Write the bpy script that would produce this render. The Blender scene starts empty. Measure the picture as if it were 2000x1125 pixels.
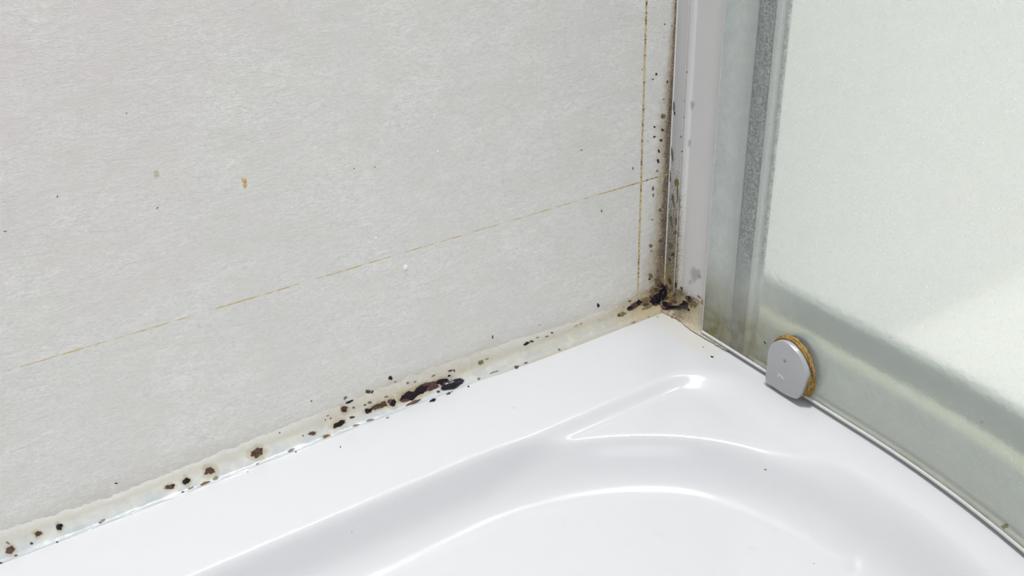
import bpy, bmesh, math, random
from mathutils import Vector, Matrix, noise
from mathutils.bvhtree import BVHTree

# ------------------------------------------------------------------ camera
scn = bpy.context.scene
COL = scn.collection
RM = Matrix(((0.84949863, 0.28635351, -0.44311821),
             (-0.5259673, 0.39381325, -0.75383654),
             (-0.04135791, 0.87344879, 0.48515639)))
CAM = Vector((-0.34517293, -0.38663135, 0.30227776))
cd = bpy.data.cameras.new('camera')
cam = bpy.data.objects.new('camera', cd)
COL.objects.link(cam)
cam.matrix_world = Matrix.Translation(CAM) @ RM.to_4x4()
cd.lens = 1761 / 2000 * 36
cd.sensor_width = 36
cd.clip_start = 0.005
scn.camera = cam

# ------------------------------------------------------------------ light
w = bpy.data.worlds.new('world'); scn.world = w
w.use_nodes = True
w.node_tree.nodes['Background'].inputs[0].default_value = (0.97, 0.98, 1.0, 1)
w.node_tree.nodes['Background'].inputs[1].default_value = 0.35


def area(name, loc, target, size, power, col=(1, 1, 1)):
    l = bpy.data.lights.new(name, 'AREA')
    l.shape = 'SQUARE'; l.size = size; l.energy = power; l.color = col
    o = bpy.data.objects.new(name, l); COL.objects.link(o)
    o.location = loc
    o.rotation_euler = (Vector(target) - Vector(loc)).to_track_quat('-Z', 'Y').to_euler()
    return o


area('bathroom_ceiling_light', (0.75, -0.45, 2.1), (0.35, -0.05, 0), 0.5, 21)
area('shower_ceiling_light', (-0.06, -0.19, 2.1), (-0.15, -0.1, 0), 0.26, 43)
area('front_fill_light', (-1.25, -2.0, 0.6), (-0.1, 0.0, 0.1), 1.1, 11.5)  # added unseen fill behind the camera, brightens the wall and corner
scn.view_settings.view_transform = 'Standard'
scn.view_settings.look = 'None'
scn.view_settings.gamma = 1
scn.view_settings.exposure = 0.08
scn.view_settings.use_curve_mapping = False


# ------------------------------------------------------------------ helpers
def ray(px, py):
    return (RM @ Vector((px - 1000, -(py - 562.5), -1761))).normalized()


def at(px, py, ax, val):
    r = ray(px, py)
    return CAM + r * ((val - CAM[ax]) / r[ax])


def sstep(a, b, x):
    t = max(0.0, min(1.0, (x - a) / (b - a)))
    return t * t * (3 - 2 * t)


def lerp(a, b, t):
    return a + (b - a) * t


def interp(pts, x):
    if x <= pts[0][0]: return pts[0][1]
    for (a, va), (b, vb) in zip(pts, pts[1:]):
        if x <= b: return va + (vb - va) * (x - a) / (b - a)
    return pts[-1][1]


def nz(x, y, z=0.0):
    return noise.noise(Vector((x, y, z)))


def link(name, me, mat, parent=None, smooth=True):
    o = bpy.data.objects.new(name, me)
    COL.objects.link(o)
    me.materials.append(mat)
    if smooth:
        me.polygons.foreach_set('use_smooth', [True] * len(me.polygons))
    if parent: o.parent = parent
    return o


def mesh(name, vs, fs, mat, parent=None, smooth=True, attrs=None):
    me = bpy.data.meshes.new(name)
    me.from_pydata(vs, [], fs)
    me.update()
    for k, a in (attrs or {}).items():
        at_ = me.attributes.new(k, 'FLOAT', 'POINT')
        at_.data.foreach_set('value', a)
    return link(name, me, mat, parent, smooth)


def grid_faces(nu, nv, base=0, flip=False):
    fs = []
    for i in range(nu - 1):
        for j in range(nv - 1):
            a = base + i * nv + j
            f = (a, a + nv, a + nv + 1, a + 1)
            fs.append(f[::-1] if flip else f)
    return fs


def box_bm(bm, lo, hi, bev=0.0, seg=2):
    r = bmesh.ops.create_cube(bm, size=1)
    for v in r['verts']:
        v.co = Vector([lerp(lo[k], hi[k], v.co[k] + 0.5) for k in range(3)])
    if bev:
        es = list({e for v in r['verts'] for e in v.link_edges})
        bmesh.ops.bevel(bm, geom=es, offset=bev, segments=seg, affect='EDGES', profile=0.5)


def bobj(name, bm, mat, parent=None, smooth=True):
    bmesh.ops.recalc_face_normals(bm, faces=bm.faces)
    me = bpy.data.meshes.new(name)
    bm.to_mesh(me); bm.free()
    o = link(name, me, mat, parent, smooth)
    if smooth:
        try: me.set_sharp_from_angle(angle=math.radians(40))
        except Exception: pass
    return o


def tag(o, label=None, cat=None, group=None, kind=None):
    if label: o['label'] = label
    if cat: o['category'] = cat
    if group: o['group'] = group
    if kind: o['kind'] = kind
    return o


def empty(name, loc):
    o = bpy.data.objects.new(name, None)
    COL.objects.link(o); o.location = loc
    o.empty_display_size = 0.02
    return o


def reparent(o, p):
    o.parent = p
    o.matrix_parent_inverse = Matrix.Translation(-p.location)


# ------------------------------------------------------------------ materials
class NT:
    def __init__(s, name):
        s.m = bpy.data.materials.new(name); s.m.use_nodes = True
        s.t = s.m.node_tree; s.t.nodes.clear()
        s.out = s.t.nodes.new('ShaderNodeOutputMaterial')
        s.tc = s.t.nodes.new('ShaderNodeTexCoord').outputs['Object']
        s.p = None

    def n(s, ty, **kw):
        nd = s.t.nodes.new(ty)
        for k, v in kw.items(): setattr(nd, k, v)
        return nd

    def set(s, sock, v):
        if isinstance(v, bpy.types.NodeSocket): s.t.links.new(v, sock)
        elif isinstance(v, (tuple, list)) and len(v) == 3 and sock.type == 'RGBA': sock.default_value = (*v, 1)
        else: sock.default_value = v

    def math(s, op, a, b=0.0, c=None, clamp=False):
        nd = s.n('ShaderNodeMath', operation=op, use_clamp=clamp)
        s.set(nd.inputs[0], a); s.set(nd.inputs[1], b)
        if c is not None: s.set(nd.inputs[2], c)
        return nd.outputs[0]

    def noise(s, scale, detail=4, rough=0.55, dist=0.0, vec=None, stretch=None, rot=None):
        v = vec or s.tc
        if stretch or rot:
            mp = s.n('ShaderNodeMapping')
            s.set(mp.inputs['Vector'], v)
            if rot: mp.inputs['Rotation'].default_value = rot
            if stretch: mp.inputs['Scale'].default_value = stretch
            v = mp.outputs[0]
        nd = s.n('ShaderNodeTexNoise')
        s.set(nd.inputs['Vector'], v)
        nd.inputs['Scale'].default_value = scale
        nd.inputs['Detail'].default_value = detail
        nd.inputs['Roughness'].default_value = rough
        nd.inputs['Distortion'].default_value = dist
        return nd.outputs['Fac']

    def ramp(s, v, a, b, lo=0.0, hi=1.0):
        nd = s.n('ShaderNodeMapRange', clamp=True)
        s.set(nd.inputs[0], v)
        nd.inputs[1].default_value = a; nd.inputs[2].default_value = b
        nd.inputs[3].default_value = lo; nd.inputs[4].default_value = hi
        return nd.outputs[0]

    def mix(s, f, a, b, mode='MIX'):
        nd = s.n('ShaderNodeMix', data_type='RGBA', blend_type=mode)
        s.set(nd.inputs[0], f); s.set(nd.inputs[6], a); s.set(nd.inputs[7], b)
        return nd.outputs[2]

    def attr(s, name):
        return s.n('ShaderNodeAttribute', attribute_name=name).outputs['Fac']

    def bump(s, h, strength, dist):
        nd = s.n('ShaderNodeBump')
        nd.inputs['Strength'].default_value = strength
        nd.inputs['Distance'].default_value = dist
        s.set(nd.inputs['Height'], h)
        return nd.outputs[0]

    def bsdf(s, col, rough=0.5, metal=0.0, bump=None, **kw):
        p = s.n('ShaderNodeBsdfPrincipled')
        s.set(p.inputs['Base Color'], col); s.set(p.inputs['Roughness'], rough)
        p.inputs['Metallic'].default_value = metal
        if bump: s.set(p.inputs['Normal'], bump)
        for k, v in kw.items(): s.set(p.inputs[k.replace('_', ' ')], v)
        s.p = p
        s.t.links.new(p.outputs[0], s.out.inputs[0])
        return p

    def stains(s, col, scale=900, yellow=(0.40, 0.32, 0.17), brown=(0.22, 0.155, 0.105), black=(0.012, 0.008, 0.008)):
        """soft yellow staining from 'stain', crisp speckled mould from 'mould'"""
        st = s.attr('stain'); mo = s.attr('mould')
        n1 = s.noise(scale * 0.35, 5, 0.65)
        y = s.math('MULTIPLY', st, s.ramp(n1, 0.3, 0.7, 0.5, 1.0), clamp=True)
        col = s.mix(y, col, yellow)
        n2 = s.noise(scale, 6, 0.7, 0.4)
        f = s.math('ADD', mo, s.math('MULTIPLY', s.math('SUBTRACT', n2, 0.5), 2.4))
        f = s.ramp(f, 0.45, 0.75)
        f = s.math('MULTIPLY', f, s.ramp(mo, 0.02, 0.15))
        n3 = s.noise(scale * 0.5, 3)
        mc = s.mix(s.math('MULTIPLY', s.ramp(n3, 0.4, 0.6), s.ramp(mo, 0.4, 0.95)), brown, black)
        return s.mix(s.math('MULTIPLY', f, 0.85), col, mc)


def mat_panel():
    s = NT('wall_laminate')
    fib = s.noise(300, 6, 0.72, 1.6, stretch=(0.5, 1, 1.5), rot=(0, 0.25, 0))
    fine = s.noise(1500, 4, 0.7, 0.6, stretch=(0.6, 1, 1.3), rot=(0, -0.3, 0))
    big = s.noise(22, 3, 0.5)
    big2 = s.noise(55, 3, 0.6, stretch=(0.7, 1, 1.4))
    c = s.mix(s.ramp(fib, 0.3, 0.7), (0.69, 0.685, 0.66), (0.93, 0.92, 0.89))
    c = s.mix(s.ramp(fine, 0.52, 0.70, 0, 0.75), c, (0.97, 0.965, 0.94))
    c = s.mix(s.ramp(fine, 0.46, 0.26, 0, 0.5), c, (0.42, 0.41, 0.40))
    c = s.mix(s.ramp(big, 0.38, 0.66, 0, 0.4), c, (0.74, 0.72, 0.72))
    c = s.mix(s.ramp(big2, 0.45, 0.7, 0, 0.6), c, (0.75, 0.74, 0.69))
    # faint pink cast of the laminate away from the corner and up
    sep = s.n('ShaderNodeSeparateXYZ'); s.set(sep.inputs[0], s.tc)
    pk = s.math('MULTIPLY', s.ramp(sep.outputs[0], -0.18, -0.36), s.ramp(sep.outputs[2], 0.08, 0.26))
    c = s.mix(s.math('MULTIPLY', pk, s.ramp(big, 0.3, 0.6, 0.25, 0.7)), c, (0.78, 0.69, 0.70))
    c = s.mix(s.ramp(s.noise(240, 5, 0.7), 0.66, 0.78, 0, 0.45), c, (0.64, 0.55, 0.47))
    c = s.stains(c, 1000)
    b = s.math('ADD', s.math('MULTIPLY', fib, 0.6), s.math('MULTIPLY', fine, 0.5))
    s.bsdf(c, s.ramp(fib, 0.3, 0.7, 0.36, 0.5), bump=s.bump(b, 0.8, 0.0012))
    return s.m


def mat_grout():
    s = NT('joint_grime')
    sep = s.n('ShaderNodeSeparateXYZ'); s.set(sep.inputs[0], s.tc)
    v = s.ramp(sep.outputs[0], -0.06, -0.02)                       # the joints near the corner are dirtier
    n = s.noise(130, 4, 0.7)
    n2 = s.noise(700, 3, 0.6)
    f = s.math('ADD', n, s.math('MULTIPLY', v, 0.35))
    c = s.mix(s.ramp(f, 0.40, 0.56), (0.74, 0.765, 0.74), (0.62, 0.50, 0.26))
    c = s.mix(s.math('MULTIPLY', s.ramp(s.math('ADD', n2, s.math('MULTIPLY', v, 0.08)), 0.60, 0.68), v), c, (0.10, 0.06, 0.03))
    c = s.mix(s.math('MULTIPLY', s.ramp(n, 0.5, 0.3), v), c, (0.66, 0.54, 0.28))
    s.bsdf(c, 0.6)
    return s.m


def mat_tray():
    s = NT('white_acrylic')
    c = s.stains((0.585, 0.59, 0.61), 700, yellow=(0.62, 0.58, 0.40))
    sc = s.noise(60, 4, 0.6, stretch=(0.25, 1, 1), rot=(0, 0, 0.1))
    c = s.mix(s.ramp(sc, 0.70, 0.78, 0, 0.12), c, (0.70, 0.66, 0.58))
    s.bsdf(c, 0.16, bump=s.bump(s.noise(45, 2, 0.5), 0.08, 0.0005), Coat_Weight=0.3, Coat_Roughness=0.14)
    return s.m


def mat_silicone():
    s = NT('old_silicone')
    h = s.attr('height')
    n = s.noise(120, 4, 0.6)
    hn = s.math('ADD', h, s.math('MULTIPLY', s.math('SUBTRACT', n, 0.5), 0.5))
    c = s.mix(s.ramp(hn, 0.25, 0.6), (0.43, 0.46, 0.48), (0.68, 0.665, 0.60))
    c = s.mix(s.ramp(n, 0.55, 0.72, 0, 0.6), c, (0.66, 0.63, 0.54))
    c = s.mix(s.ramp(s.math('ADD', h, s.math('MULTIPLY', s.math('SUBTRACT', s.noise(400, 4, 0.7), 0.5), 0.3)), 0.72, 0.98), c, (0.78, 0.775, 0.755))
    c = s.stains(c, 1100)
    s.bsdf(c, s.ramp(hn, 0.2, 0.7, 0.30, 0.45), bump=s.bump(s.noise(260, 3), 0.25, 0.0006),
           Subsurface_Weight=0.12, Subsurface_Radius=(0.003, 0.003, 0.0025))
    s.p.inputs['Subsurface Scale'].default_value = 0.5
    return s.m


def mat_alu(name='grey_aluminium', col=(0.62, 0.62, 0.64), rough=0.38, metal=0.15, scale=900, y=(0.36, 0.31, 0.2)):
    s = NT(name)
    n = s.noise(25, 3, 0.5, stretch=(1, 1, 0.15))
    c = s.mix(s.ramp(n, 0.35, 0.65), col, tuple(v * 1.06 for v in col))
    c = s.stains(c, scale, yellow=y, brown=(0.13, 0.12, 0.07))
    s.bsdf(c, rough, metal)
    return s.m


def mat_plain(name, col, rough=0.5, metal=0.0, var=0.08, scale=200, **kw):
    s = NT(name)
    n = s.noise(scale, 4, 0.6)
    c = s.mix(n, tuple(v * (1 - var) for v in col), tuple(min(1, v * (1 + var)) for v in col))
    s.bsdf(c, rough, metal, **kw)
    return s.m


def mat_spot(name, col, sharp, rough=0.45, strength=1.0, col2=None):
    s = NT(name)
    a = s.attr('cover')
    n = s.noise(1400, 4, 0.7)
    f = s.math('ADD', a, s.math('MULTIPLY', s.math('SUBTRACT', n, 0.5), 0.7))
    f = s.ramp(f, 0.5 - 0.5 / sharp, 0.5 + 0.5 / sharp)
    f = s.math('MULTIPLY', f, s.ramp(a, 0.0, 0.12))
    f = s.math('MULTIPLY', f, strength)
    c = s.mix(s.ramp(s.noise(900, 3), 0.4, 0.6), col, col2 or tuple(v * 1.7 + 0.004 for v in col))
    p = s.bsdf(c, rough)
    p.inputs['Specular IOR Level'].default_value = 0.5 if rough < 0.2 else 0.15
    tr = s.n('ShaderNodeBsdfTransparent'); mx = s.n('ShaderNodeMixShader')
    s.set(mx.inputs[0], f)
    s.t.links.new(tr.outputs[0], mx.inputs[1]); s.t.links.new(p.outputs[0], mx.inputs[2])
    s.t.links.new(mx.outputs[0], s.out.inputs[0])
    return s.m


def mat_glass():
    s = NT('frosted_glass')
    grime = s.attr('grime'); olive = s.attr('olive')
    n = s.noise(90, 5, 0.65, 0.5)
    fine = s.noise(900, 5, 0.7, 0.8)
    g = s.math('MULTIPLY', grime, s.ramp(n, 0.25, 0.7, 0.65, 1.0), clamp=True)
    fine_d = s.ramp(fine, 0.58, 0.75, 0, 0.25)
    tint = s.mix(s.ramp(n, 0.3, 0.7), (0.90, 0.93, 0.91), (0.93, 0.945, 0.925))
    glass = s.n('ShaderNodeBsdfPrincipled')
    s.set(glass.inputs['Base Color'], tint)
    glass.inputs['Transmission Weight'].default_value = 1
    glass.inputs['IOR'].default_value = 1.45
    s.set(glass.inputs['Roughness'], s.ramp(fine, 0.3, 0.7, 0.12, 0.17))
    s.set(glass.inputs['Normal'], s.bump(s.noise(260, 2, 0.5), 0.12, 0.0005))
    oc = s.mix(s.ramp(s.noise(300, 4, 0.7), 0.35, 0.65), (0.42, 0.37, 0.17), (0.27, 0.25, 0.11))
    dc = s.mix(s.math('MULTIPLY', olive, s.ramp(n, 0.3, 0.65, 0.4, 1)), (0.86, 0.91, 0.885), oc)
    dif = s.n('ShaderNodeBsdfDiffuse'); s.set(dif.inputs[0], dc)
    trl = s.n('ShaderNodeBsdfTranslucent'); s.set(trl.inputs[0], dc)
    m1 = s.n('ShaderNodeMixShader'); m1.inputs[0].default_value = 0.5
    s.t.links.new(dif.outputs[0], m1.inputs[1]); s.t.links.new(trl.outputs[0], m1.inputs[2])
    m2 = s.n('ShaderNodeMixShader')
    f = s.math('ADD', s.math('MULTIPLY', g, 0.88), s.math('ADD', fine_d, 0.14), clamp=True)
    s.set(m2.inputs[0], f)
    s.t.links.new(glass.outputs[0], m2.inputs[1]); s.t.links.new(m1.outputs[0], m2.inputs[2])
    s.t.links.new(m2.outputs[0], s.out.inputs[0])
    return s.m


def mat_crust():
    s = NT('orange_scale')
    n = s.noise(700, 5, 0.7, 1.0)
    c = s.mix(s.ramp(n, 0.35, 0.6), (0.10, 0.045, 0.015), (0.50, 0.29, 0.05))
    c = s.mix(s.ramp(s.noise(1500, 3), 0.6, 0.7), c, (0.62, 0.48, 0.22))
    s.bsdf(c, 0.5, bump=s.bump(n, 0.8, 0.001))
    return s.m


def mat_seal():
    s = NT('crystallised_seal')
    n = s.noise(420, 5, 0.78, 2.0)
    c = s.mix(s.ramp(n, 0.42, 0.60), (0.16, 0.17, 0.185), (0.92, 0.94, 0.95))
    s.bsdf(c, 0.4, bump=s.bump(n, 0.8, 0.001))
    return s.m


M = {
    'panel': mat_panel(), 'grout': mat_grout(), 'tray': mat_tray(), 'silicone': mat_silicone(),
    'alu': mat_alu(), 'alu_light': mat_alu('pale_aluminium', (0.68, 0.67, 0.675), 0.4),
    'edge': mat_plain('bright_edge', (0.85, 0.85, 0.84), 0.25),
    'brown_gap': mat_plain('brown_gap', (0.16, 0.085, 0.05), 0.7, var=0.5, scale=400),
    'clamp': mat_plain('satin_metal', (0.46, 0.46, 0.475), 0.3, 0.35, 0.02),
    'clamp_dark': mat_plain('clamp_recess', (0.27, 0.27, 0.285), 0.4, 0.3, 0.02),
    'clamp_mark': mat_plain('embossed_mark', (0.62, 0.62, 0.63), 0.3, 0.3, 0.02),
    'rubber': mat_plain('grey_rubber', (0.16, 0.18, 0.18), 0.5),
    'glass': mat_glass(), 'crust': mat_crust(), 'seal': mat_seal(),
    'glass_edge': mat_plain('glass_edge', (0.66, 0.68, 0.67), 0.25),
    'track': mat_plain('grey_green_track', (0.17, 0.185, 0.18), 0.45, var=0.06, scale=30),
    'rail': mat_plain('rail_grey', (0.30, 0.34, 0.31), 0.4, var=0.08, scale=40),
    'pale': mat_plain('pale_bead', (0.74, 0.75, 0.55), 0.4),
    'white': mat_plain('white_paint', (0.86, 0.86, 0.84), 0.5, var=0.02, scale=8),
    'floor': mat_plain('pale_floor', (0.72, 0.72, 0.69), 0.3, var=0.05, scale=30),
    # mould and stains
    'black': mat_spot('black_mould', (0.012, 0.008, 0.012), 6, 0.3),
    'brown': mat_spot('brown_mould', (0.065, 0.038, 0.03), 4, 0.4),
    'faint': mat_spot('faint_mould', (0.14, 0.12, 0.09), 2.5, 0.5, 0.8),
    'grey': mat_spot('grey_mould', (0.22, 0.22, 0.23), 1.1, 0.5, 0.3),
    'olive': mat_spot('olive_stain', (0.17, 0.14, 0.055), 2.5, 0.5, 0.8),
    'purple': mat_spot('purple_mould', (0.075, 0.035, 0.035), 3, 0.35, 0.9),
    'rust': mat_spot('rust_stain', (0.62, 0.34, 0.07), 1.5, 0.5, 0.75, (0.75, 0.55, 0.25)),
    'halo': mat_spot('yellow_halo', (0.42, 0.33, 0.15), 1.2, 0.5, 0.32),
    'smudge': mat_spot('brown_smudge', (0.13, 0.085, 0.045), 1.2, 0.5, 0.7, (0.33, 0.25, 0.14)),
    'gloss': mat_spot('wet_black_mould', (0.006, 0.004, 0.009), 9, 0.1),
}

WY = 0.005            # plane of the left wall
R0 = 0.45             # curve of the enclosure
CX, CY = -R0, -0.16


def curve_pt(s_in, v):
    """point s_in inside the enclosure curve, v metres along it from the wall"""
    if v <= -CY: return Vector((-s_in, -v, 0)), Vector((-1, 0, 0))
    a = (v + CY) / R0
    if a <= math.pi / 2:
        n = Vector((-math.cos(a), math.sin(a), 0))
        return Vector((CX, CY, 0)) - n * (R0 - s_in), n
    e = (a - math.pi / 2) * R0
    return Vector((CX - e, CY - R0 + s_in, 0)), Vector((0, 1, 0))


def side_dist(x, y):
    if y > CY: return -x
    if x > CX: return R0 - math.hypot(x - CX, y - CY)
    return min(y - (CY - R0), 9)


def trap(u, e1, e2):
    u = max(0.0, min(1.0, u))
    area_ = e1 / 2 + (1 - e1 - e2) + e2 / 2
    if u < e1: r = u * u / (2 * e1)
    elif u < 1 - e2: r = e1 / 2 + (u - e1)
    else:
        q = 1 - u
        r = area_ - q * q / (2 * e2)
    return r / area_


BUMPS = [at(1285, 1050, 2, -.031), at(1470, 1080, 2, -.031)]
BUMPS += [BUMPS[0] + (BUMPS[1] - BUMPS[0]) * k for k in (-2, -1, 2)]
BUMPS += [b + Vector((-.036, -.034, 0)) for b in BUMPS[:3]]


def tray_h(x, y):
    a1 = side_dist(x, y); a2 = -y

    def rr(i1, i2, r):
        p, q = a1 - i1, a2 - i2
        if p > r and q > r: return min(p, q)
        return r - math.hypot(max(r - p, 0), max(r - q, 0)) if min(p, q) < r else min(p, q)
    t = sstep(-0.03, 0.05, a2 - a1 - 0.03)
    tb = sstep(0.02, 0.17, a2 - a1)
    dA = rr(.0135, .057, .038)
    dB = rr(.014, .055, .173)
    h = -.0070 * trap(dA / lerp(.011, .034, t), lerp(.34, .5, t), .5)
    h -= .0230 * trap(dB / lerp(.027, .050, tb), lerp(.14, .4, tb), lerp(.72, .55, tb))
    h -= max(0, dB - .027) * 0.012
    for b in BUMPS:
        d = math.hypot(x - b.x, y - b.y)
        if d < .005: h += .0007 * (0.5 + 0.5 * math.cos(math.pi * d / .005))
    # the rim falls a little from the wall
    return h - 0.004 * sstep(0.0, 0.055, a2) * 0.15


# ------------------------------------------------------------------ left wall: backing and four panels
def lines(segs):
    out = []
    for a, b, n in segs:
        out += [a + (b - a) * k / n for k in range(n)]
    out.append(segs[-1][1])
    return out


def wall_masks(x, z):
    """stain, mould at wall point: staining grows towards the corner seam and the base"""
    d = -x
    wob = nz(x * 300, z * 300) * 0.5 + nz(x * 90, z * 90) * 0.5
    # seam
    wd = interp([(0, .014), (.02, .013), (.05, .009), (.09, .0068), (.12, .0075), (.14, .006), (.17, .0036), (.2, .0024), (.3, .002), (3, .0005)], z)
    e = d / (wd * (1 + 0.45 * wob))
    mo = 0.85 * (1 - sstep(0.25, 1.25, e))
    if z > 0.15: mo *= 0.9
    st = 1.0 * (1 - sstep(0.5, 1.9, e))
    # base near the corner
    wz = interp([(0, .034), (.012, .024), (.022, .017), (.04, .0135), (.06, .0125), (.12, .010)], d)
    st2 = 0.95 * (1 - sstep(0.55, 1.25, z / (wz * (1 + 0.3 * wob)))) * (1 - sstep(.03, .075, d))
    mo2 = 0.72 * (1 - sstep(0.3, 1.1, z / (wz * (1 + 0.3 * wob)))) * (1 - sstep(.018, .05, d))
    # thin cream staining just above the bead, all along
    st3 = 0.22 * (1 - sstep(.010, .026 + .006 * wob, z))
    st3 += 0.28 * (1 - sstep(.012, .022, z)) * (1 - sstep(.03, .05, abs(d - .17)))
    return min(1, max(st, st2, st3)), min(1, max(mo, mo2))


wall_bm = bmesh.new()
box_bm(wall_bm, (-0.75, WY + 0.00010, -0.25), (1.4, WY + 0.08, 2.3))
wall_left = bobj('wall_left', wall_bm, M['grout'], smooth=False)
tag(wall_left, 'off-white fibrous laminate shower wall with thin yellowed joints', kind='structure')

JX, JZ = -0.0218, 0.0924      # vertical and horizontal joints


def panel(x0, x1, z0, z1, xs, zs):
    vs, st, mo = [], [], []
    for x in xs:
        for z in zs:
            vs.append((x, WY, z))
            a, b = wall_masks(x, z)
            st.append(a); mo.append(b)
    fs = grid_faces(len(xs), len(zs))
    # returned edges so that the panel has depth
    nb = len(vs)
    vs += [(x0, WY + .0001, z0), (x1, WY + .0001, z0), (x1, WY + .0001, z1), (x0, WY + .0001, z1)]
    st += [0] * 4; mo += [0] * 4
    nx, nzz = len(xs), len(zs)
    cs = [0, (nx - 1) * nzz, nx * nzz - 1, nzz - 1]
    for k in range(4):
        fs.append((cs[k], cs[(k + 1) % 4], nb + (k + 1) % 4, nb + k))
    o = mesh('wall_panel', vs, fs, M['panel'], wall_left, False, {'stain': st, 'mould': mo})
    return o


gj = 0.00045
gv = 0.00075
xr = lines([(JX + gv, -0.013, 12), (-0.013, -0.0006, 34)])
xl = lines([(-0.75, -0.45, 8), (-0.45, -0.08, 110), (-0.08, JX - gv, 50)])
zl = lines([(-0.012, 0.0, 3), (0.0, 0.03, 36), (0.03, JZ - gj, 30)])
zu = lines([(JZ + gj, 0.3, 90), (0.3, 2.25, 12)])
zul = lines([(JZ + gj, 0.3, 12), (0.3, 2.25, 6)])
PANELS = [panel(xr[0], xr[-1], zl[0], zl[-1], xr, zl), panel(xr[0], xr[-1], zu[0], zu[-1], xr, zu),
          panel(xl[0], xl[-1], zl[0], zl[-1], xl, zl), panel(xl[0], xl[-1], zul[0], zul[-1], xl, zul)]

# ------------------------------------------------------------------ room outside the enclosure
fb = bmesh.new(); box_bm(fb, (-0.75, -1.6, -0.16), (1.4, WY, -0.12))
tag(bobj('floor', fb, M['floor'], smooth=False), 'pale bathroom floor beyond the frosted glass', kind='structure')
wb = bmesh.new(); box_bm(wb, (1.4, -1.6, -0.16), (1.45, WY + .08, 2.3))
tag(bobj('wall_right', wb, M['white'], smooth=False), 'white bathroom wall seen blurred through frosted glass', kind='structure')
# outer stretch of the left wall is finished in plain white tiles
ob = bmesh.new(); box_bm(ob, (0.007, WY - 0.0015, -0.12), (1.4, WY + 0.0001, 2.25))
bobj('wall_lining', ob, M['white'], wall_left, False)

# ------------------------------------------------------------------ shower tray
vs, fs, st, mo = [], [], [], []
index = {}


def tv(x, y, z):
    k = (round(x * 1e5), round(y * 1e5), round(z * 1e5))
    if k not in index:
        index[k] = len(vs); vs.append((x, y, z))
        # film of grime on the rim in the corner and under the glass edge
        d = math.hypot(x, y)
        wob = nz(x * 120, y * 120) * 0.6
        s_ = 0.55 * (1 - sstep(.010, .030 + .01 * wob, d + abs(x + .004) * 0.5)) if d < .08 else 0
        s_ = max(s_, 0.30 * (1 - sstep(.004, .011 + .006 * wob, abs(x + .012))) * (1 - sstep(.045, .065, -y)) if y < 0 else 0)
        st.append(max(0, s_)); mo.append(0)
    return index[k]


us = lines([(-0.052, -0.046, 3), (-0.046, 0.0, 10), (0.0, 0.10, 72), (0.10, 0.43, 200)])
v1 = lines([(0.0, 0.16, 116)])
arc = lines([(0.16, 0.16 + R0 * math.radians(32), 150), (0.16 + R0 * math.radians(32), 0.16 + R0 * math.pi / 2, 60)])


def patch(us_, vs_, last=False):
    ids = []
    for v in vs_:
        row = []
        for u in us_:
            p, _ = curve_pt(u, v)
            z = tray_h(p.x, p.y)
            if u < -0.046: z -= 0.003 * (1 - math.cos(min(1, (-0.046 - u) / 0.006) * math.pi / 2))
            row.append(tv(p.x, p.y, z))
        ids.append(row)
    for i in range(len(vs_) - 1):
        for j in range(len(us_) - 1):
            q = [ids[i][j], ids[i][j + 1], ids[i + 1][j + 1], ids[i + 1][j]]
            u_ = []
            for a in q:
                if a not in u_: u_.append(a)
            if len(u_) > 2: fs.append(tuple(u_))
    return ids


i1 = patch(us + lines([(0.432, 0.64, 60)]), v1)
i2 = patch(us, arc)
i3 = patch(us, lines([(arc[-1], arc[-1] + 0.19, 20)]))
rim = [r[0] for r in i1] + [r[0] for r in i2[1:]] + [r[0] for r in i3[1:]]
low = []
for a in rim:
    x, y, z = vs[a]; low.append(len(vs)); vs.append((x, y, -0.12)); st.append(0); mo.append(0)
for k in range(len(rim) - 1): fs.append((rim[k], rim[k + 1], low[k + 1], low[k]))
tray = mesh('shower_tray', vs, fs, M['tray'], None, True, {'stain': st, 'mould': mo})
tag(tray, 'glossy white acrylic shower tray with raised rim and stepped corner', 'shower tray')
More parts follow.
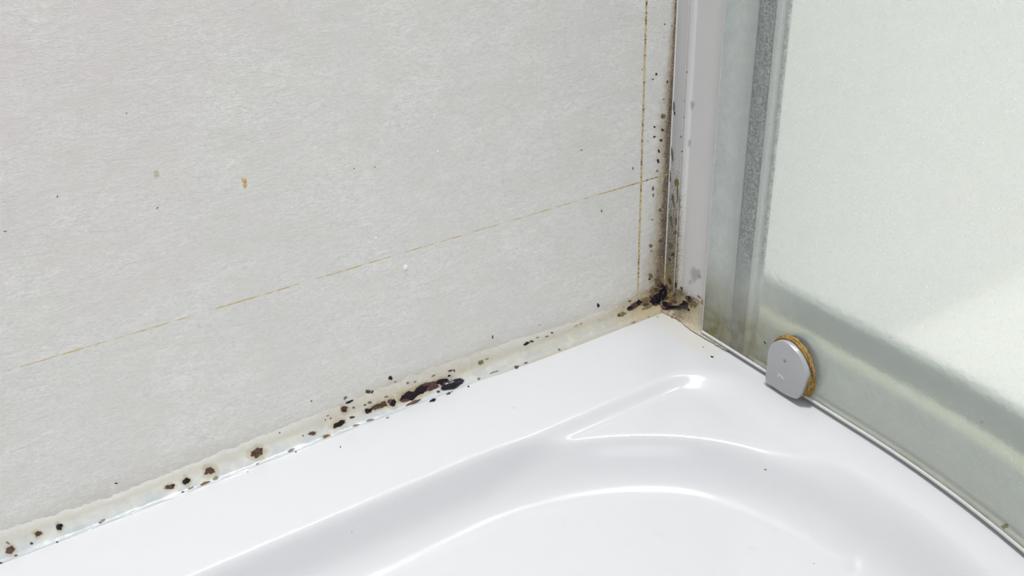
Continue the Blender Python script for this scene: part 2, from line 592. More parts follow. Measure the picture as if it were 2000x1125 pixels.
# the inner edge of the tray drops to a waste hidden outside the frame; close it underneath
# ------------------------------------------------------------------ silicone along the left wall
TOP = [(-.45, .0150), (-.393, .0142), (-.363, .0112), (-.34, .0105), (-.3, .0122), (-.259, .0135), (-.215, .0150), (-.168, .0166),
       (-.117, .0150), (-.08, .0125), (-.04, .0130), (-.012, .0160), (0, .017)]
bx = lines([(-0.75, -0.45, 30), (-0.45, -0.0, 520)])
NS = 22
vs, st, mo, hh = [], [], [], []
for x in bx:
    top = interp(TOP, x) * (1 + 0.16 * nz(x * 160, 3) + 0.10 * nz(x * 600, 7))
    foot = 0.0005 + 0.0006 * nz(x * 90, 11) + (0.0024 * sstep(-.16, -.10, x)) + 0.0006 * nz(x * 700, 5)
    foot = max(0.0003, foot)
    fil = 0.0072 + 0.0010 * nz(x * 40, 1)
    for k in range(NS + 1):
        t = k / NS
        if t < 0.15:          # skin on the tray
            q = t / 0.15
            y = -foot * (1 - q); z = 0.00005 + 0.00035 * math.sin(q * math.pi / 2)
        elif t < 0.65:        # concave fillet
            q = (t - 0.15) / 0.5
            a = q * math.pi / 2
            y = (WY - 0.0006) * math.sin(a) ** 1.15
            z = 0.0004 + fil * (1 - math.cos(a)) ** 0.9
            z += 0.00025 * nz(x * 220, q * 3)
        else:                 # skin smeared up the wall
            q = (t - 0.65) / 0.35
            y = WY - 0.0006 + 0.00056 * q + 0.00004 * nz(x * 300, q * 6)
            z = 0.0004 + fil + (top - fil - 0.0004) * q
        z = max(z, tray_h(x, min(y, -1e-5)) + 0.00005)
        vs.append((x, y, z))
        d = -x
        hh.append(t)
        near = 1 - sstep(.012, .06, d)
        mid = (1 - sstep(.04, .075, abs(d - .185)))
        far = (1 - sstep(.10, .2, abs(d - .30)))
        st.append(min(1, 0.85 * near * sstep(.02, .5, t + .2 * near) + 0.28 * mid * sstep(.35, .7, t)
                      + 0.35 * sstep(-.16, -.1, x) * (1 - sstep(.05, .2, t)) + 0.30 * sstep(-.17, -.07, x)
                      + 0.12 * far * sstep(.55, .8, t)))
        mo.append(min(1, 0.72 * (1 - sstep(.004, .034, d)) * sstep(.2, .6, t) + 0.28 * (1 - sstep(.01, .035, abs(d - .18))) * sstep(.45, .6, t) * (1 - sstep(.75, .95, t))))
bead = mesh('silicone_bead', vs, grid_faces(len(bx), NS + 1, flip=True), M['silicone'], None, True,
            {'stain': st, 'mould': mo, 'height': hh})
tag(bead, 'yellowed silicone bead with black mould spots between left wall and white tray', 'sealant')

# ------------------------------------------------------------------ jamb profile in the corner
jamb = empty('wall_profile', (0.02, -0.02, 0))
tag(jamb, 'grey upright aluminium wall profile, mouldy at its foot, left of the frosted glass', 'profile')
ZB = lines([(-0.0005, 0.05, 60), (0.05, 0.24, 90), (0.24, 2.0, 10)])


def jmask(y, z):
    wob = nz(y * 300, z * 120)
    hz = 1 - sstep(.05, .15 + .03 * wob, z)
    near_trim = 1 - sstep(-.002, -.014, y) if False else sstep(-.016, -.006, y)
    mo = (0.50 * hz + 0.12 * (1 - sstep(.1, .2, z))) * near_trim
    mo = max(mo, 0.62 * (1 - sstep(.012, .036 + .006 * wob, z)) * sstep(-.05, -.01, y))
    st = (1.0 * (1 - sstep(.035, .105 + .02 * wob, z))) * near_trim
    st = max(st, 1.0 * (1 - sstep(.010, .026 + .008 * wob, z)))
    return min(1, max(0, st)), min(1, max(0, mo))


def upright(name, prof, mat, parent, masks=True, zs=ZB):
    vs, st, mo = [], [], []
    for (x, y) in prof:
        for z in zs:
            vs.append((x, y, z))
            a, b = jmask(y, z) if masks else (0, 0)
            st.append(a); mo.append(b)
    o = mesh(name, vs, grid_faces(len(prof), len(zs)), mat, None, True, {'stain': st, 'mould': mo})
    reparent(o, parent)
    try: o.data.set_sharp_from_angle(angle=math.radians(35))
    except Exception: pass
    return o


def dense(pts, step=0.0006):
    out = []
    for a, b in zip(pts, pts[1:]):
        n = max(1, int(math.dist(a, b) / step))
        out += [(lerp(a[0], b[0], k / n), lerp(a[1], b[1], k / n)) for k in range(n)]
    return out + [pts[-1]]


trim = upright('corner_strip', dense([(0.004, .0046), (0.0, .0046), (0.0, -.0050)]), M['alu'], jamb)
for ya in (.0046, -.0052):
    eb = bmesh.new(); box_bm(eb, (-0.0006, ya - .00035, -0.0002), (0.002, ya + .00035, 2.0), 0.0002)
    e = bobj('bright_lip', eb, M['edge'], None); reparent(e, jamb)
lip = [(0.0006, -.0056)] + [(-0.0016 * math.sin(math.pi * min(1, t / 8 * .9 + .1)) ** 0.6, -.0058 - .0056 * t / 8) for t in range(9)]
face = upright('channel_face', dense(lip + [(0.0002, -.0125), (0.0002, -.058), (0.005, -.058), (0.005, .004)], 0.0012), M['alu_light'], jamb)
# crystallised seal and post, highlight put into its pale colour, standing on the channel behind the glass
sb = bmesh.new(); box_bm(sb, (0.0004, -.0690, 0.0015), (0.004, -.0582, 2.0), 0.001)
seal = bobj('brush_seal', sb, M['seal'], None); reparent(seal, jamb); seal['label'] = 'dark grey crystallised seal strip'
pb = bmesh.new(); box_bm(pb, (0.0000, -.0735, 0.0015), (0.005, -.0692, 2.0), 0.0012)
o = bobj('post_lip', pb, M['edge'], None); reparent(o, jamb)
pb = bmesh.new(); box_bm(pb, (0.003, -.0756, 0.0015), (0.005, -.0737, 2.0), 0.0005)
o = bobj('dark_gasket', pb, M['seal'], None); reparent(o, jamb)

# brown grime packed into the seam
gb = bmesh.new(); box_bm(gb, (-0.0006, 0.0047, 0.001), (0.003, WY + 0.00005, 2.0))
grime = bobj('seam_grime', gb, M['brown_gap'], None, False)
reparent(grime, jamb)

# ------------------------------------------------------------------ silicone at the foot of the profile
ys = lines([(0.0045, -0.060, 110)])
vs, st, mo, hh = [], [], [], []
for y in ys:
    d = -y
    top = interp([(-.005, .020), (.005, .012), (.012, .014), (.02, .017), (.03, .018), (.06, .012)], d) * (1 + 0.15 * nz(y * 300, 2))
    foot = interp([(-.005, .005), (0, .0058), (.006, .0048), (.015, .004), (.03, .0055), (.06, .004)], d) * (1 + 0.25 * nz(y * 400, 8))
    for k in range(NS + 1):
        t = k / NS
        a = t * math.pi / 2
        x = -foot * (1 - math.sin(a)) ** 1.2 - 0.0004 - 0.0016 * (1 - t) * (1 if d < .012 else .6)
        z = 0.0003 + top * (1 - math.cos(a)) ** 1.1 + .0007 * nz(y * 250, t * 5) * math.sin(math.pi * t)
        vs.append((x, y, max(z, 0.0002)))
        hh.append(0.35 + 0.65 * t)
        st.append(min(1, 0.95 - 0.5 * sstep(.02, .05, d) + 0.2 * nz(y * 200, t * 4)))
        mo.append(max(0, 0.72 * (1 - sstep(.0, .03, d)) * (1 - 0.3 * t) + 0.35 * sstep(.008, .012, d) * (1 - sstep(.018, .028, d))))
foot_bead = mesh('silicone_bead', vs, grid_faces(len(ys), NS + 1, flip=True), M['silicone'], None, True,
                 {'stain': st, 'mould': mo, 'height': hh})
tag(foot_bead, 'short brown-stained silicone bead at the foot of the grey wall profile', 'sealant')

# ------------------------------------------------------------------ frosted glass door
door = empty('glass_door', curve_pt(.001, .15)[0] + Vector((0, 0, .003)))
tag(door, 'curved frosted glass shower panel with greenish limescale, standing along the tray rim', 'glass panel')
GV = lines([(0.0375, 0.30, 220), (0.30, 0.62, 60)])
GZ = lines([(0.0022, 0.06, 60), (0.06, 0.30, 60), (0.30, 1.95, 8)])
vs, gr, ol = [], [], []
S_IN, S_OUT = 0.0045, -0.0010
for s_ in (S_IN, S_OUT):
    for v in GV:
        p, _ = curve_pt(s_, v)
        for z in GZ:
            vs.append((p.x, p.y, z))
            wob = nz(v * 60, z * 60)
            g = 0.42 * (1 - sstep(.012, .055 + .01 * wob, z)) + 0.10
            g = max(g, 0.6 * (1 - sstep(.06, .14, v)) * (1 - sstep(.03, .09, z)))
            g = max(g, 1.0 * (1 - sstep(.046, .066, v)))  # left margin whitened to brighten the dim channel strip; light put into colour
            edge = 1 - sstep(.0025, .0075 + .003 * wob + .002 * nz(v * 250, z * 100), z)
            g = max(g, 0.95 * edge)
            o_ = max(0.95 * edge, 1.0 * (1 - sstep(.07, .15, v)) * (1 - sstep(.012, .06, z)))
            o_ = max(o_, 0.30 * (1 - sstep(.01, .05, z)))
            if s_ == S_OUT: g *= 0.4
            gr.append(min(1, g)); ol.append(min(1, o_))
nv, nzg = len(GV), len(GZ)
fs = grid_faces(nv, nzg, 0) + grid_faces(nv, nzg, nv * nzg, True)
N0 = nv * nzg


def gid(s_, i, j): return s_ * N0 + i * nzg + j


for i in range(nv - 1):
    for j, fl in ((0, 0), (nzg - 1, 1)):
        q = (gid(0, i, j), gid(1, i, j), gid(1, i + 1, j), gid(0, i + 1, j))
        fs.append(q if not fl else q[::-1])
for j in range(nzg - 1):
    for i, fl in ((0, 1), (nv - 1, 0)):
        q = (gid(0, i, j), gid(1, i, j), gid(1, i, j + 1), gid(0, i, j + 1))
        fs.append(q if not fl else q[::-1])
pane = mesh('glass_pane', vs, fs, M['glass'], None, True, {'grime': gr, 'olive': ol})
bm = bmesh.new(); bm.from_mesh(pane.data); bmesh.ops.recalc_face_normals(bm, faces=bm.faces); bm.to_mesh(pane.data); bm.free()
pane.data.set_sharp_from_angle(angle=math.radians(40))
reparent(pane, door)


def sweep(name, prof, vv, mat, parent, closed=True, caps=True):
    """prof: list of (inset, z) swept along the enclosure curve"""
    vs, fs = [], []
    n = len(prof)
    for v in vv:
        for (s_, z) in prof:
            p, _ = curve_pt(s_, v); vs.append((p.x, p.y, z))
    for i in range(len(vv) - 1):
        for k in range(n if closed else n - 1):
            a, b = i * n + k, i * n + (k + 1) % n
            fs.append((a, b, b + n, a + n))
    if caps and closed:
        fs.append(tuple(range(n))[::-1]); fs.append(tuple(range(len(vs) - n, len(vs))))
    me = bpy.data.meshes.new(name); me.from_pydata(vs, [], fs)
    bm = bmesh.new(); bm.from_mesh(me); bmesh.ops.recalc_face_normals(bm, faces=bm.faces); bm.to_mesh(me); bm.free()
    o = link(name, me, mat)
    me.set_sharp_from_angle(angle=math.radians(50))
    if parent: reparent(o, parent)
    return o


o = sweep('highlight_edge', [(.0049, .0014), (.0052, .0022), (.0049, .0030), (.0040, .0034), (-.0008, .0022), (-.0008, .0012), (.003, .0010)],
          lines([(0.0372, 0.62, 180)]), M['glass_edge'], door)  # foot of the pane, its highlight line put into the pale colour
o['label'] = 'bottom edge of the glass, its highlight given as pale colour'
eb = bmesh.new(); box_bm(eb, (-.0047, -.0374, .003), (.001, -.0368, 1.95), .0002)
e = bobj('upright_edge', eb, M['glass_edge'], None); reparent(e, door)

# ------------------------------------------------------------------ track and rail behind the glass
track = empty('door_track', curve_pt(-.03, .12)[0])
tag(track, 'grey floor track with upright rail behind the foot of the frosted glass', 'track')
TV = lines([(-0.003, 0.70, 180)])
sweep('track_base', [(-.0065, .0002), (-.0065, .0016), (-.0440, .0020), (-.0440, .0002)], TV, M['track'], track)
sweep('pale_bead', [(-.0385, .0018), (-.0400, .0060), (-.0440, .0075), (-.0458, .0018)], TV, M['pale'], track)
sweep('upright_rail', [(-.0460, .0004), (-.0460, .0250), (-.0480, .0262), (-.0515, .0262), (-.0515, .0004)], TV, M['rail'], track)

# ------------------------------------------------------------------ clamp on the glass
clamp = empty('glass_clamp', curve_pt(.010, .111)[0] + Vector((0, 0, .002)))
tag(clamp, 'rounded silver bottom clamp with orange limescale rim on the frosted glass', 'clamp')
# outline on the inner face of the glass: (distance along, height)
OUTL = [(.0975, .0022), (.0970, .012), (.0968, .0210), (.0975, .0255), (.1000, .0295), (.1040, .0325), (.1085, .0338),
        (.1130, .0332), (.1175, .0310), (.1213, .0272), (.1240, .0225), (.1249, .0185), (.1236, .0110), (.1214, .0044),
        (.1180, .0022), (.1110, .0012), (.1035, .0014)]


def smooth_loop(pts, n=3):
    out = []
    m = len(pts)
    for i in range(m):
        p0, p1, p2, p3 = (Vector((*pts[(i + k - 1) % m], 0)) for k in range(4))
        for j in range(n):
            t = j / n
            q = 0.5 * ((2 * p1) + (p2 - p0) * t + (2 * p0 - 5 * p1 + 4 * p2 - p3) * t * t + (-p0 + 3 * p1 - 3 * p2 + p3) * t ** 3)
            out.append((q.x, q.y))
    return out


def plate(name, outline, s0, s1, bev, mat, parent, zmin=None):
    c = (sum(p[0] for p in outline) / len(outline), sum(p[1] for p in outline) / len(outline))
    vs, fs = [], []
    rings = [(0, s0), (0, s1 - bev), (bev * .3, s1 - bev * .3), (bev, s1 - 0.0001), (bev * 2.2, s1 + bev * .08)]
    n = len(outline)
    for off, s_ in rings:
        for (v, z) in outline:
            dv, dz = v - c[0], z - c[1]
            L = math.hypot(dv, dz) or 1
            k = (L - off) / L
            vv, zz = c[0] + dv * k, c[1] + dz * k
            if zmin is not None: zz = max(zz, zmin)
            p, _ = curve_pt(s_, vv)
            vs.append((p.x, p.y, zz))
    for r in range(len(rings) - 1):
        for k in range(n):
            a, b = r * n + k, r * n + (k + 1) % n
            fs.append((a, b, b + n, a + n))
    fs.append(tuple(range(n))[::-1])
    fs.append(tuple(range((len(rings) - 1) * n, len(rings) * n)))
    me = bpy.data.meshes.new(name); me.from_pydata(vs, [], fs)
    bm = bmesh.new(); bm.from_mesh(me); bmesh.ops.recalc_face_normals(bm, faces=bm.faces); bm.to_mesh(me); bm.free()
    o = link(name, me, mat); me.set_sharp_from_angle(angle=math.radians(30))
    if parent: reparent(o, parent)
    return o


loop = smooth_loop(OUTL, 4)
cover = plate('cover', loop, .0085, .0118, .0009, M['clamp'], clamp, 0.0012)
body = plate('body', [(.1108 + (v - .1108) * .985, .016 + (z - .016) * .985) for v, z in loop], .0046, .0085, .0001, M['clamp_dark'], clamp, 0.0009)
outer = plate('outer_plate', [(v + .001, z + .0005) for v, z in loop], -.0060, -.0012, .0001, M['rubber'], clamp, 0.0026)
outer['label'] = 'dark outer half of the clamp behind the glass'
# crust: two wavy ropes following the rim of the clamp, and a thicker crumbly patch down the right side
rnd = random.Random(4)


def rope(name, pts, rad, mat, parent, seg=7, jit=.35):
    vs, fs = [], []
    n = len(pts)
    for i, p in enumerate(pts):
        a = pts[max(0, i - 1)]; b = pts[min(n - 1, i + 1)]
        t = (b - a).normalized()
        u = t.cross(Vector((1, 0, 0.01))).normalized(); v_ = t.cross(u)
        tp = min(1, 3 * min(i, n - 1 - i) / n + .25)
        for k in range(seg):
            an = k / seg * 2 * math.pi
            r = rad * tp * (1 + jit * rnd.uniform(-1, 1))
            vs.append(p + u * math.cos(an) * r + v_ * math.sin(an) * r)
    for i in range(n - 1):
        for k in range(seg):
            a, b = i * seg + k, i * seg + (k + 1) % seg
            fs.append((a, b, b + seg, a + seg))
    fs.append(tuple(range(seg))[::-1]); fs.append(tuple(range((n - 1) * seg, n * seg)))
    o = mesh(name, vs, fs, mat); reparent(o, parent)
    return o


def rim_pts(k0, k1, grow, s_):
    out = []
    L = len(loop)
    for k in range(k0, k1):
        v, z = loop[k % L]
        dv, dz = v - .111, z - .016
        l = math.hypot(dv, dz)
        v, z = v + dv / l * grow, z + dz / l * grow
        out.append(curve_pt(s_, v)[0] + Vector((0, 0, max(z, .004))))
    return out


rope('scale_crust', rim_pts(10, 52, .0009, .0068), .0011, M['crust'], clamp)
rope('scale_crust', rim_pts(12, 38, .0007, .0082), .0007, M['crust'], clamp)
rope('scale_crust', rim_pts(3, 15, .0009, .0050), .0005, M['crust'], clamp)
for k in range(22):
    z0 = rnd.uniform(.0035, .012); z1 = z0 + rnd.uniform(.005, .010)
    s_ = rnd.uniform(.0052, .0088); v0 = .1247 + rnd.uniform(-.0016, .0013)
    pts = [curve_pt(s_ + .0004 * math.sin(j * 1.7 + k), v0 + .0005 * math.sin(j * 1.3 + 2 * k) - .0009 * (j / 7 - .6) ** 2)[0]
           + Vector((0, 0, lerp(z0, z1, j / 7))) for j in range(8)]
    rope('scale_crust', pts, .0008, M['crust'], clamp)
# dimple and worn mark on the face of the cover
db = bmesh.new()
bmesh.ops.create_uvsphere(db, u_segments=16, v_segments=8, radius=.0011)
for v in db.verts: v.co.x *= .25
o = bobj('dimple', db, M['clamp_dark'], None)
o.location = curve_pt(.0119, .1095)[0] + Vector((0, 0, .0225)); reparent(o, clamp); o.parent = cover; o.matrix_parent_inverse = Matrix.Identity(4)
for (v, z, a, l, h) in ((.1063, .0108, -.2, .0014, .0008), (.1083, .0117, -.32, .0042, .0005), (.1092, .0106, -.32, .0030, .0004)):
    mb = bmesh.new(); box_bm(mb, (-.00012, -l / 2, -h / 2), (.00012, l / 2, h / 2), .0001)
    bmesh.ops.rotate(mb, verts=mb.verts, matrix=Matrix.Rotation(-a, 3, 'X'))
    o = bobj('embossed_mark', mb, M['clamp_mark'], None)
    o.location = curve_pt(.01192, v)[0] + Vector((0, 0, z)); o.parent = cover

# ------------------------------------------------------------------ mould spots: each lies on the surface it grew on
bpy.context.view_layer.update()


def tree(o):
    vs_ = [o.matrix_world @ v.co for v in o.data.vertices]
    return BVHTree.FromPolygons(vs_, [tuple(p.vertices) for p in o.data.polygons])


HOSTS = [(o, tree(o)) for o in PANELS + [tray, bead, foot_bead, trim, face, pane]]
XTRA = [(wall_left, tree(wall_left))]


def cast(px, py, hosts):
    d = ray(px, py); best = None
    for o, t in hosts:
        h = t.ray_cast(CAM, d)
        if h[0] is not None and (best is None or h[3] < best[0]):
            best = (h[3], h[0], h[1], o)
    return best


SP = [0]


def spot(px, py, rx, ry, kind, ang=0.0, dome=0.00012, rough=0.28, name='mould_spot'):
    SP[0] += 1
    sd = SP[0] * 7.31
    h0 = cast(px, py, HOSTS)
    if not h0: return
    ca, sa = math.cos(math.radians(ang)), -math.sin(math.radians(ang))
    vs, cov, fs = [], [], []
    NSEG = 20
    ok = True
    for ri, r in enumerate((0, .4, .7, .9, 1.1)):
        for k in range(NSEG if ri else 1):
            a = k / NSEG * 2 * math.pi
            q = r * (1 + rough * 2.0 * nz(math.cos(a) * 1.3 + sd, math.sin(a) * 1.3, sd) + rough * .8 * nz(math.cos(a) * 4 + sd, math.sin(a) * 4, sd))
            ex, ey = q * math.cos(a) * rx, q * math.sin(a) * ry
            h = cast(px + ex * ca - ey * sa, py + ex * sa + ey * ca, HOSTS) or h0
            n = h[2]
            if n.dot(ray(px, py)) > 0: n = -n
            if abs(h[0] - h0[0]) > .05: h = h0
            vs.append(h[1] + n * (0.00010 + dome * (1 - min(1, r) ** 2)))
            cov.append((1.0, .95, .7, .45, 0.0)[ri])
    for k in range(NSEG): fs.append((0, 1 + k, 1 + (k + 1) % NSEG))
    for ri in range(3):
        b = 1 + ri * NSEG
        for k in range(NSEG):
            fs.append((b + k, b + NSEG + k, b + NSEG + (k + 1) % NSEG, b + (k + 1) % NSEG))
    host = h0[3]
    if host is pane: host = door
    elif host in (trim, face): host = jamb
    o = mesh(name, vs, fs, M[kind], None, True, {'cover': cov})
    if host.type == 'EMPTY': reparent(o, host)
    else: o.parent = host
    return o


H = 'halo'
SPOTS = [
    # along the left part of the bead
    (21, 1074, 10, 8, 'brown', 20), (15, 1060, 5, 2, 'faint', -30), (31, 1085, 4.5, 2.2, 'brown', 20), (61, 1061, 3.5, 3.5, 'brown'),
    (74, 1042, 8, 6, 'brown', 10), (116, 1029, 7, 7, 'black'), (112, 1059, 2.5, 1.8, 'black'), (199, 1018, 8, 3.6, 'faint', 25),
    (227, 944, 3.2, 1.8, 'black'), (331, 951, 9, 5, 'brown', 8), (338, 948, 4, 4, 'black'), (364, 940, 8, 7, 'black'),
    (409, 920, 11, 8, 'brown', 10), (421, 934, 7, 3.4, 'faint', 20), (400, 944, 13, 3.2, 'brown', 24), (373, 953, 7, 1.8, 'faint', 22),
    (357, 961, 3.5, 1.6, 'brown', 20), (503, 884, 13, 10, 'brown', 20), (494, 888, 5, 4, 'brown', 20), (568, 880, 9, 2.8, 'faint', 24),
    (546, 845, 1.8, 1.6, 'black'), (503, 906, 3.5, 1.4, 'faint', 20), (484, 922, 2, 1.2, 'faint'), (578, 883, 1.8, 1.4, 'black'),
    (2, 1100, 4, 2, 'brown', 20),
    # middle cluster
    (610, 846, 8, 3.8, 'brown', 8), (592, 851, 2, 1.6, 'brown'), (637, 852, 9, 3.2, 'brown', 22), (660, 829, 13, 7, 'black', 25),
    (668, 823, 7, 4, 'black', 20), (687, 815, 6, 3, 'brown', 10), (672, 799, 7, 6.5, 'brown'), (672, 801, 4, 4, 'black'), (674, 777, 4.5, 3.4, 'faint', 20),
    (683, 785, 9, 2.8, 'black', 25), (690, 796, 3.4, 2.4, 'faint'), (719, 765, 5, 4.2, 'brown'), (727, 765, 3, 3.4, 'brown'),
    (722, 786, 5, 2.4, 'faint', 10), (713, 791, 3.4, 2.4, 'faint'), (762, 738, 4.6, 3.6, 'black', -20), (772, 746, 2.5, 2, 'olive'),
    (796, 748, 3, 2.2, 'faint'), (810, 746, 3.6, 1.8, 'faint', 20), (719, 802, 9, 5, 'black', 15), (735, 794, 12, 5, 'brown', 22),
    (749, 790, 9, 7, 'brown', 10), (767, 787, 9, 8, 'black', 20), (763, 784, 7, 5, 'purple'), (754, 775, 5, 2, 'olive', 15), (695, 831, 8, 2.4, 'faint', 15),
    (722, 821, 10, 2.6, 'faint', 15), (757, 816, 4.6, 1.8, 'faint', 22), (845, 782, 7, 3, 'black', 22), (876, 769, 6, 2.4, 'brown', 22),
    (883, 765, 2, 1.4, 'faint'), (915, 755, 2.4, 1.8, 'black'), (935, 740, 3.4, 3, 'olive'), (965, 727, 11, 2, 'olive', 18), (1009, 717, 6, 3.4, 'brown', 22),
    (1027, 709, 4, 2, 'brown', 20), (1092, 683, 4, 2.4, 'faint', -20), (939, 708, 6, 4.4, 'olive', 20), (951, 701, 4, 1.6, 'olive', 20),
    (1028, 671, 7, 3.2, 'black', 22), (1039, 667, 4.4, 2.6, 'brown'), (1068, 657, 4, 1.6, 'olive', 10), (1078, 650, 2.4, 2, 'brown'),
    (1050, 659, 4, 1.2, 'olive', 10), (1125, 636, 6, 1.4, 'rust', 30), (1135, 632, 3, 1.4, 'olive', 30), (962, 658, 1.6, 3.4, 'brown'),
    (877, 734, 3.6, 2.2, 'black', 15), (879, 724, 6, 1.8, 'brown', 15), (887, 724, 2.2, 3, 'brown', 40), (846, 734, 5, 1.8, 'olive', 30),
    (608, 783, 1.8, 1.6, 'brown'), (1054, 635, 1.2, 1.2, 'brown'), (665, 873, 1.5, 1.4, 'black'), (1004, 797, 1, 1, 'faint'),
    (646, 817, 2, 3, 'faint', 30), (635, 820, 1.5, 2.5, 'faint'), (640, 812, 4, 1.2, 'faint', 20),
    # large lump
    (792, 779, 13, 6, 'purple', 20), (802, 773, 19, 9.5, 'black', 20), (789, 776, 10, 5.5, 'black', 30), (820, 763, 15, 9, 'black', 22),
    (838, 753, 19, 9, 'purple', 16), (829, 757, 14, 5, 'black', 25), (848, 757, 12, 4.5, 'purple', 25), (864, 745, 14, 7, 'black', 25),
    (806, 787, 18, 3.4, 'purple', 22), (856, 765, 3.5, 2.5, 'brown'),
    # corner and its surroundings
    (1239, 597, 13, 6.5, 'purple', 32), (1247, 591, 6.5, 6, 'black', 20), (1232, 601, 8, 4, 'black', 25), (1214, 614, 9, 4.5, 'olive', 15), (1210, 616, 5, 2.4, 'brown', 10),
    (1230, 588, 4, 1.4, 'brown', 10), (1168, 596, 2.6, 4.2, 'black', 20), (1238, 630, 6, 1.6, 'faint', 15), (1266, 619, 1.6, 1.2, 'faint'),
    (1284, 619, 1.6, 1.2, 'faint'), (1218, 600, 1.5, 1.5, 'faint'),
    (1292, 580, 34, 18, 'halo', 15), (1330, 592, 34, 16, 'halo', -10), (1300, 540, 14, 34, 'halo', 0), (1262, 588, 13, 8, 'smudge', 25), (1276, 570, 9, 9, 'smudge', 40), (1285, 553, 7, 12, 'smudge', 10), (1312, 584, 14, 8, 'smudge', -10), (1326, 572, 12, 9, 'smudge', -30), (1352, 592, 12, 9, 'smudge', -40), (1264, 600, 14, 4, 'olive', 22), (1306, 569, 8, 12, 'smudge', 0), (1295, 571, 8, 19, 'gloss', -4), (1286, 582, 16, 10, 'gloss', 10), (1279, 588, 12, 8, 'black', -10), (1273, 580, 5, 4, 'purple'),
    (1289, 557, 4.5, 8, 'brown'), (1280, 594, 6, 4, 'purple'), (1299, 601, 9, 5, 'purple', -10), (1294, 593, 8, 6, 'black'), (1316, 601, 19, 5, 'gloss', 4),
    (1328, 600, 10, 4.4, 'gloss', 8), (1339, 596, 6.5, 9, 'black', 10), (1344, 582, 7, 4.6, 'black', -25), (1349, 586, 3, 5, 'purple'), (1343, 604, 6, 3, 'black', -40),
    (1310, 592, 13, 5, 'purple', 15), (1317, 576, 4, 2, 'brown'), (1302, 582, 4, 4, 'purple'), (1302, 597, 12, 6, 'black', -10), (1337, 597, 10, 8, 'gloss', 10), (1290, 576, 10, 12, 'gloss', 0), (1346, 588, 7, 6, 'brown', -30), (1262, 594, 7, 4, 'brown', 25), (1281, 566, 5, 5, 'brown'), (1308, 549, 4, 7, 'brown', 10), (1306, 540, 3, 5, 'faint'), (1320, 557, 2.6, 6, 'brown'),
    (1331, 563, 2.4, 5, 'brown', 20), (1302, 560, 3, 5, 'purple'), (1310, 566, 2.5, 5, 'brown'), (1365, 580, 5, 2, 'olive', -40), (1372, 588, 3, 5, 'rust', 0),
    (1358, 596, 5, 7, 'olive', -40), (1271, 539, 5, 5, 'faint', 30), (1268, 545, 3, 2.4, 'brown'), (1271, 480, 4.4, 3.6, 'faint'), (1272, 490, 1.8, 2, 'faint'), (1289, 470, 4, 3.6, 'faint'),
    (1289, 410, 3.6, 3.6, 'faint'), (1274, 429, 1.6, 1.6, 'brown'), (1314, 497, 3.2, 5, 'brown', -30), (1310, 480, 5, 6, 'faint'), (1308, 507, 2.4, 3.4, 'brown'),
    (1321, 432, 3, 9, 'faint', 5), (1320, 454, 5, 5, 'faint'), (1311, 430, 2.4, 12, 'faint', 6), (1367, 541, 4, 5, 'grey'), (1348, 551, 3.4, 5, 'grey'), (1358, 535, 10, 14, 'grey'),
    # beside the corner seam on the wall
    (1282, 145, 2.4, 3, 'brown', 20), (1275, 155, 1.8, 1.6, 'brown'), (1278, 248, 2.4, 2, 'black'), (1278, 267, 3, 2, 'brown'), (1265, 275, 1.3, 1.2, 'brown'),
    (1236, 329, 1.6, 3.6, 'faint', 10), (1275, 368, 2.6, 5, 'faint'), (1276, 381, 2.2, 4, 'faint'), (1287, 295, 2.4, 5, 'brown', 20), (1285, 315, 2.8, 6, 'brown', 10),
    (1283, 334, 2.2, 2.4, 'faint'), (1298, 47, 1.5, 1.4, 'black'), (1312, 51, 1.4, 1.6, 'faint'), (1296, 194, 2.4, 1.6, 'faint'), (1261, 35, 1.8, 2.2, 'black'), (1254, 136, 1.4, 1.2, 'brown'),
    (1295, 228, 5, 6, 'faint'), (1294, 254, 3.6, 3.6, 'brown'), (1291, 274, 3.8, 3.6, 'brown'), (1303, 160, 2, 3, 'brown'), (1135, 293, 1.6, 1.4, 'black'), (1175, 412, 1.4, 2.8, 'brown', 10),
    # on the strip and the channel
    (1313, 302, 2, 17, 'faint', 5), (1318, 221, 2.2, 4, 'brown'), (1316, 206, 2.4, 11, 'faint', 5), (1331, 267, 2.2, 2.2, 'faint'), (1342, 141, 1.6, 1.8, 'faint'),
    (1337, 197, 1.3, 1.4, 'faint'), (1336, 229, 1.3, 1.4, 'brown'), (1332, 296, 2, 1.6, 'faint'), (1322, 356, 5, 9, 'olive', 5), (1315, 390, 2.4, 14, 'faint', 8), (1325, 385, 3, 22, 'olive', 4),
    (1309, 345, 2.4, 16, 'faint', 4), (1352, 205, 5, 9, 'grey'), (1347, 280, 4, 8, 'grey'),
    # flecks on the tray, the glass and the wall
    (1391, 697, 3.4, 1.6, 'black', -12), (1373, 678, 1.6, 1.2, 'faint'), (1495, 917, 3.4, 1.4, 'faint', -15), (1590, 1101, 1.2, 1.2, 'brown'), (687, 1040, 1.2, 1.2, 'faint'),
    (1494, 669, 4.6, 1.3, 'black', -55), (1497, 676, 1.6, 1.2, 'faint'), (1918, 824, 5, 3, 'grey'), (1963, 1028, 9, 6, 'olive', 20), (1740, 660, 3, 1.4, 'grey'),
    (477, 352, 6, 4, 'rust', -20), (478, 362, 5, 5, 'rust'), (306, 340, 6, 9, 'halo'), (112, 384, 1.6, 3, 'faint', -20), (307, 406, 1.5, 3, 'faint', -10),
    (10, 452, 3.4, 1.4, 'faint'), (247, 221, 1.8, 1.6, 'faint'), (732, 326, 1.6, 1.4, 'brown'), (691, 329, 1.3, 1.2, 'brown'),
]
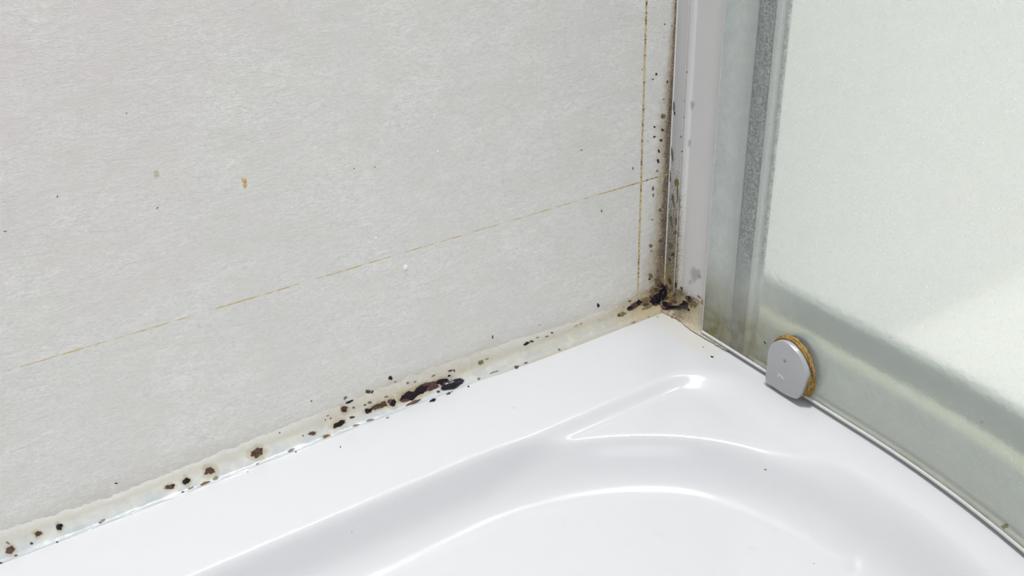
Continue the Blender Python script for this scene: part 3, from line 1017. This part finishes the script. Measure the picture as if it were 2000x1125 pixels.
for s_ in SPOTS:
    px, py, rx, ry, kd = s_[:5]
    an = s_[5] if len(s_) > 5 else 0
    big = rx * ry > 28
    if big and kd in ('brown', 'black') and py > 600 and px < 1100:
        spot(px, py, rx * 1.7, ry * 1.7, 'halo', an, dome=0, rough=.2, name='stain_halo')
    dm = {'gloss': .0008, 'black': .0004 if big else .0001, 'purple': .0003}.get(kd, .00008)
    spot(px, py, rx, ry, kd, an, dome=dm, name='mould_spot' if kd not in ('rust', 'olive') else 'stain')
# the long wet lump in the middle of the bead
spot(883, 751, 27, 11, 'gloss', 22, dome=.0016, rough=.10)

# a white plaster chip and small glints on the wall, the glints made as solid pale flecks
for (px, py, r) in ((792, 522, 4), (734, 465, 2), (855, 296, 2)):
    h = cast(px, py, HOSTS)
    cb = bmesh.new(); bmesh.ops.create_icosphere(cb, subdivisions=2, radius=r * .00036)
    for v in cb.verts:
        v.co *= 1 + .25 * nz(v.co.x * 2000, v.co.y * 2000, v.co.z * 2000); v.co.y *= .35
    c = bobj('chip_or_glint', cb, M['edge'], h[3]); c.location = h[1]
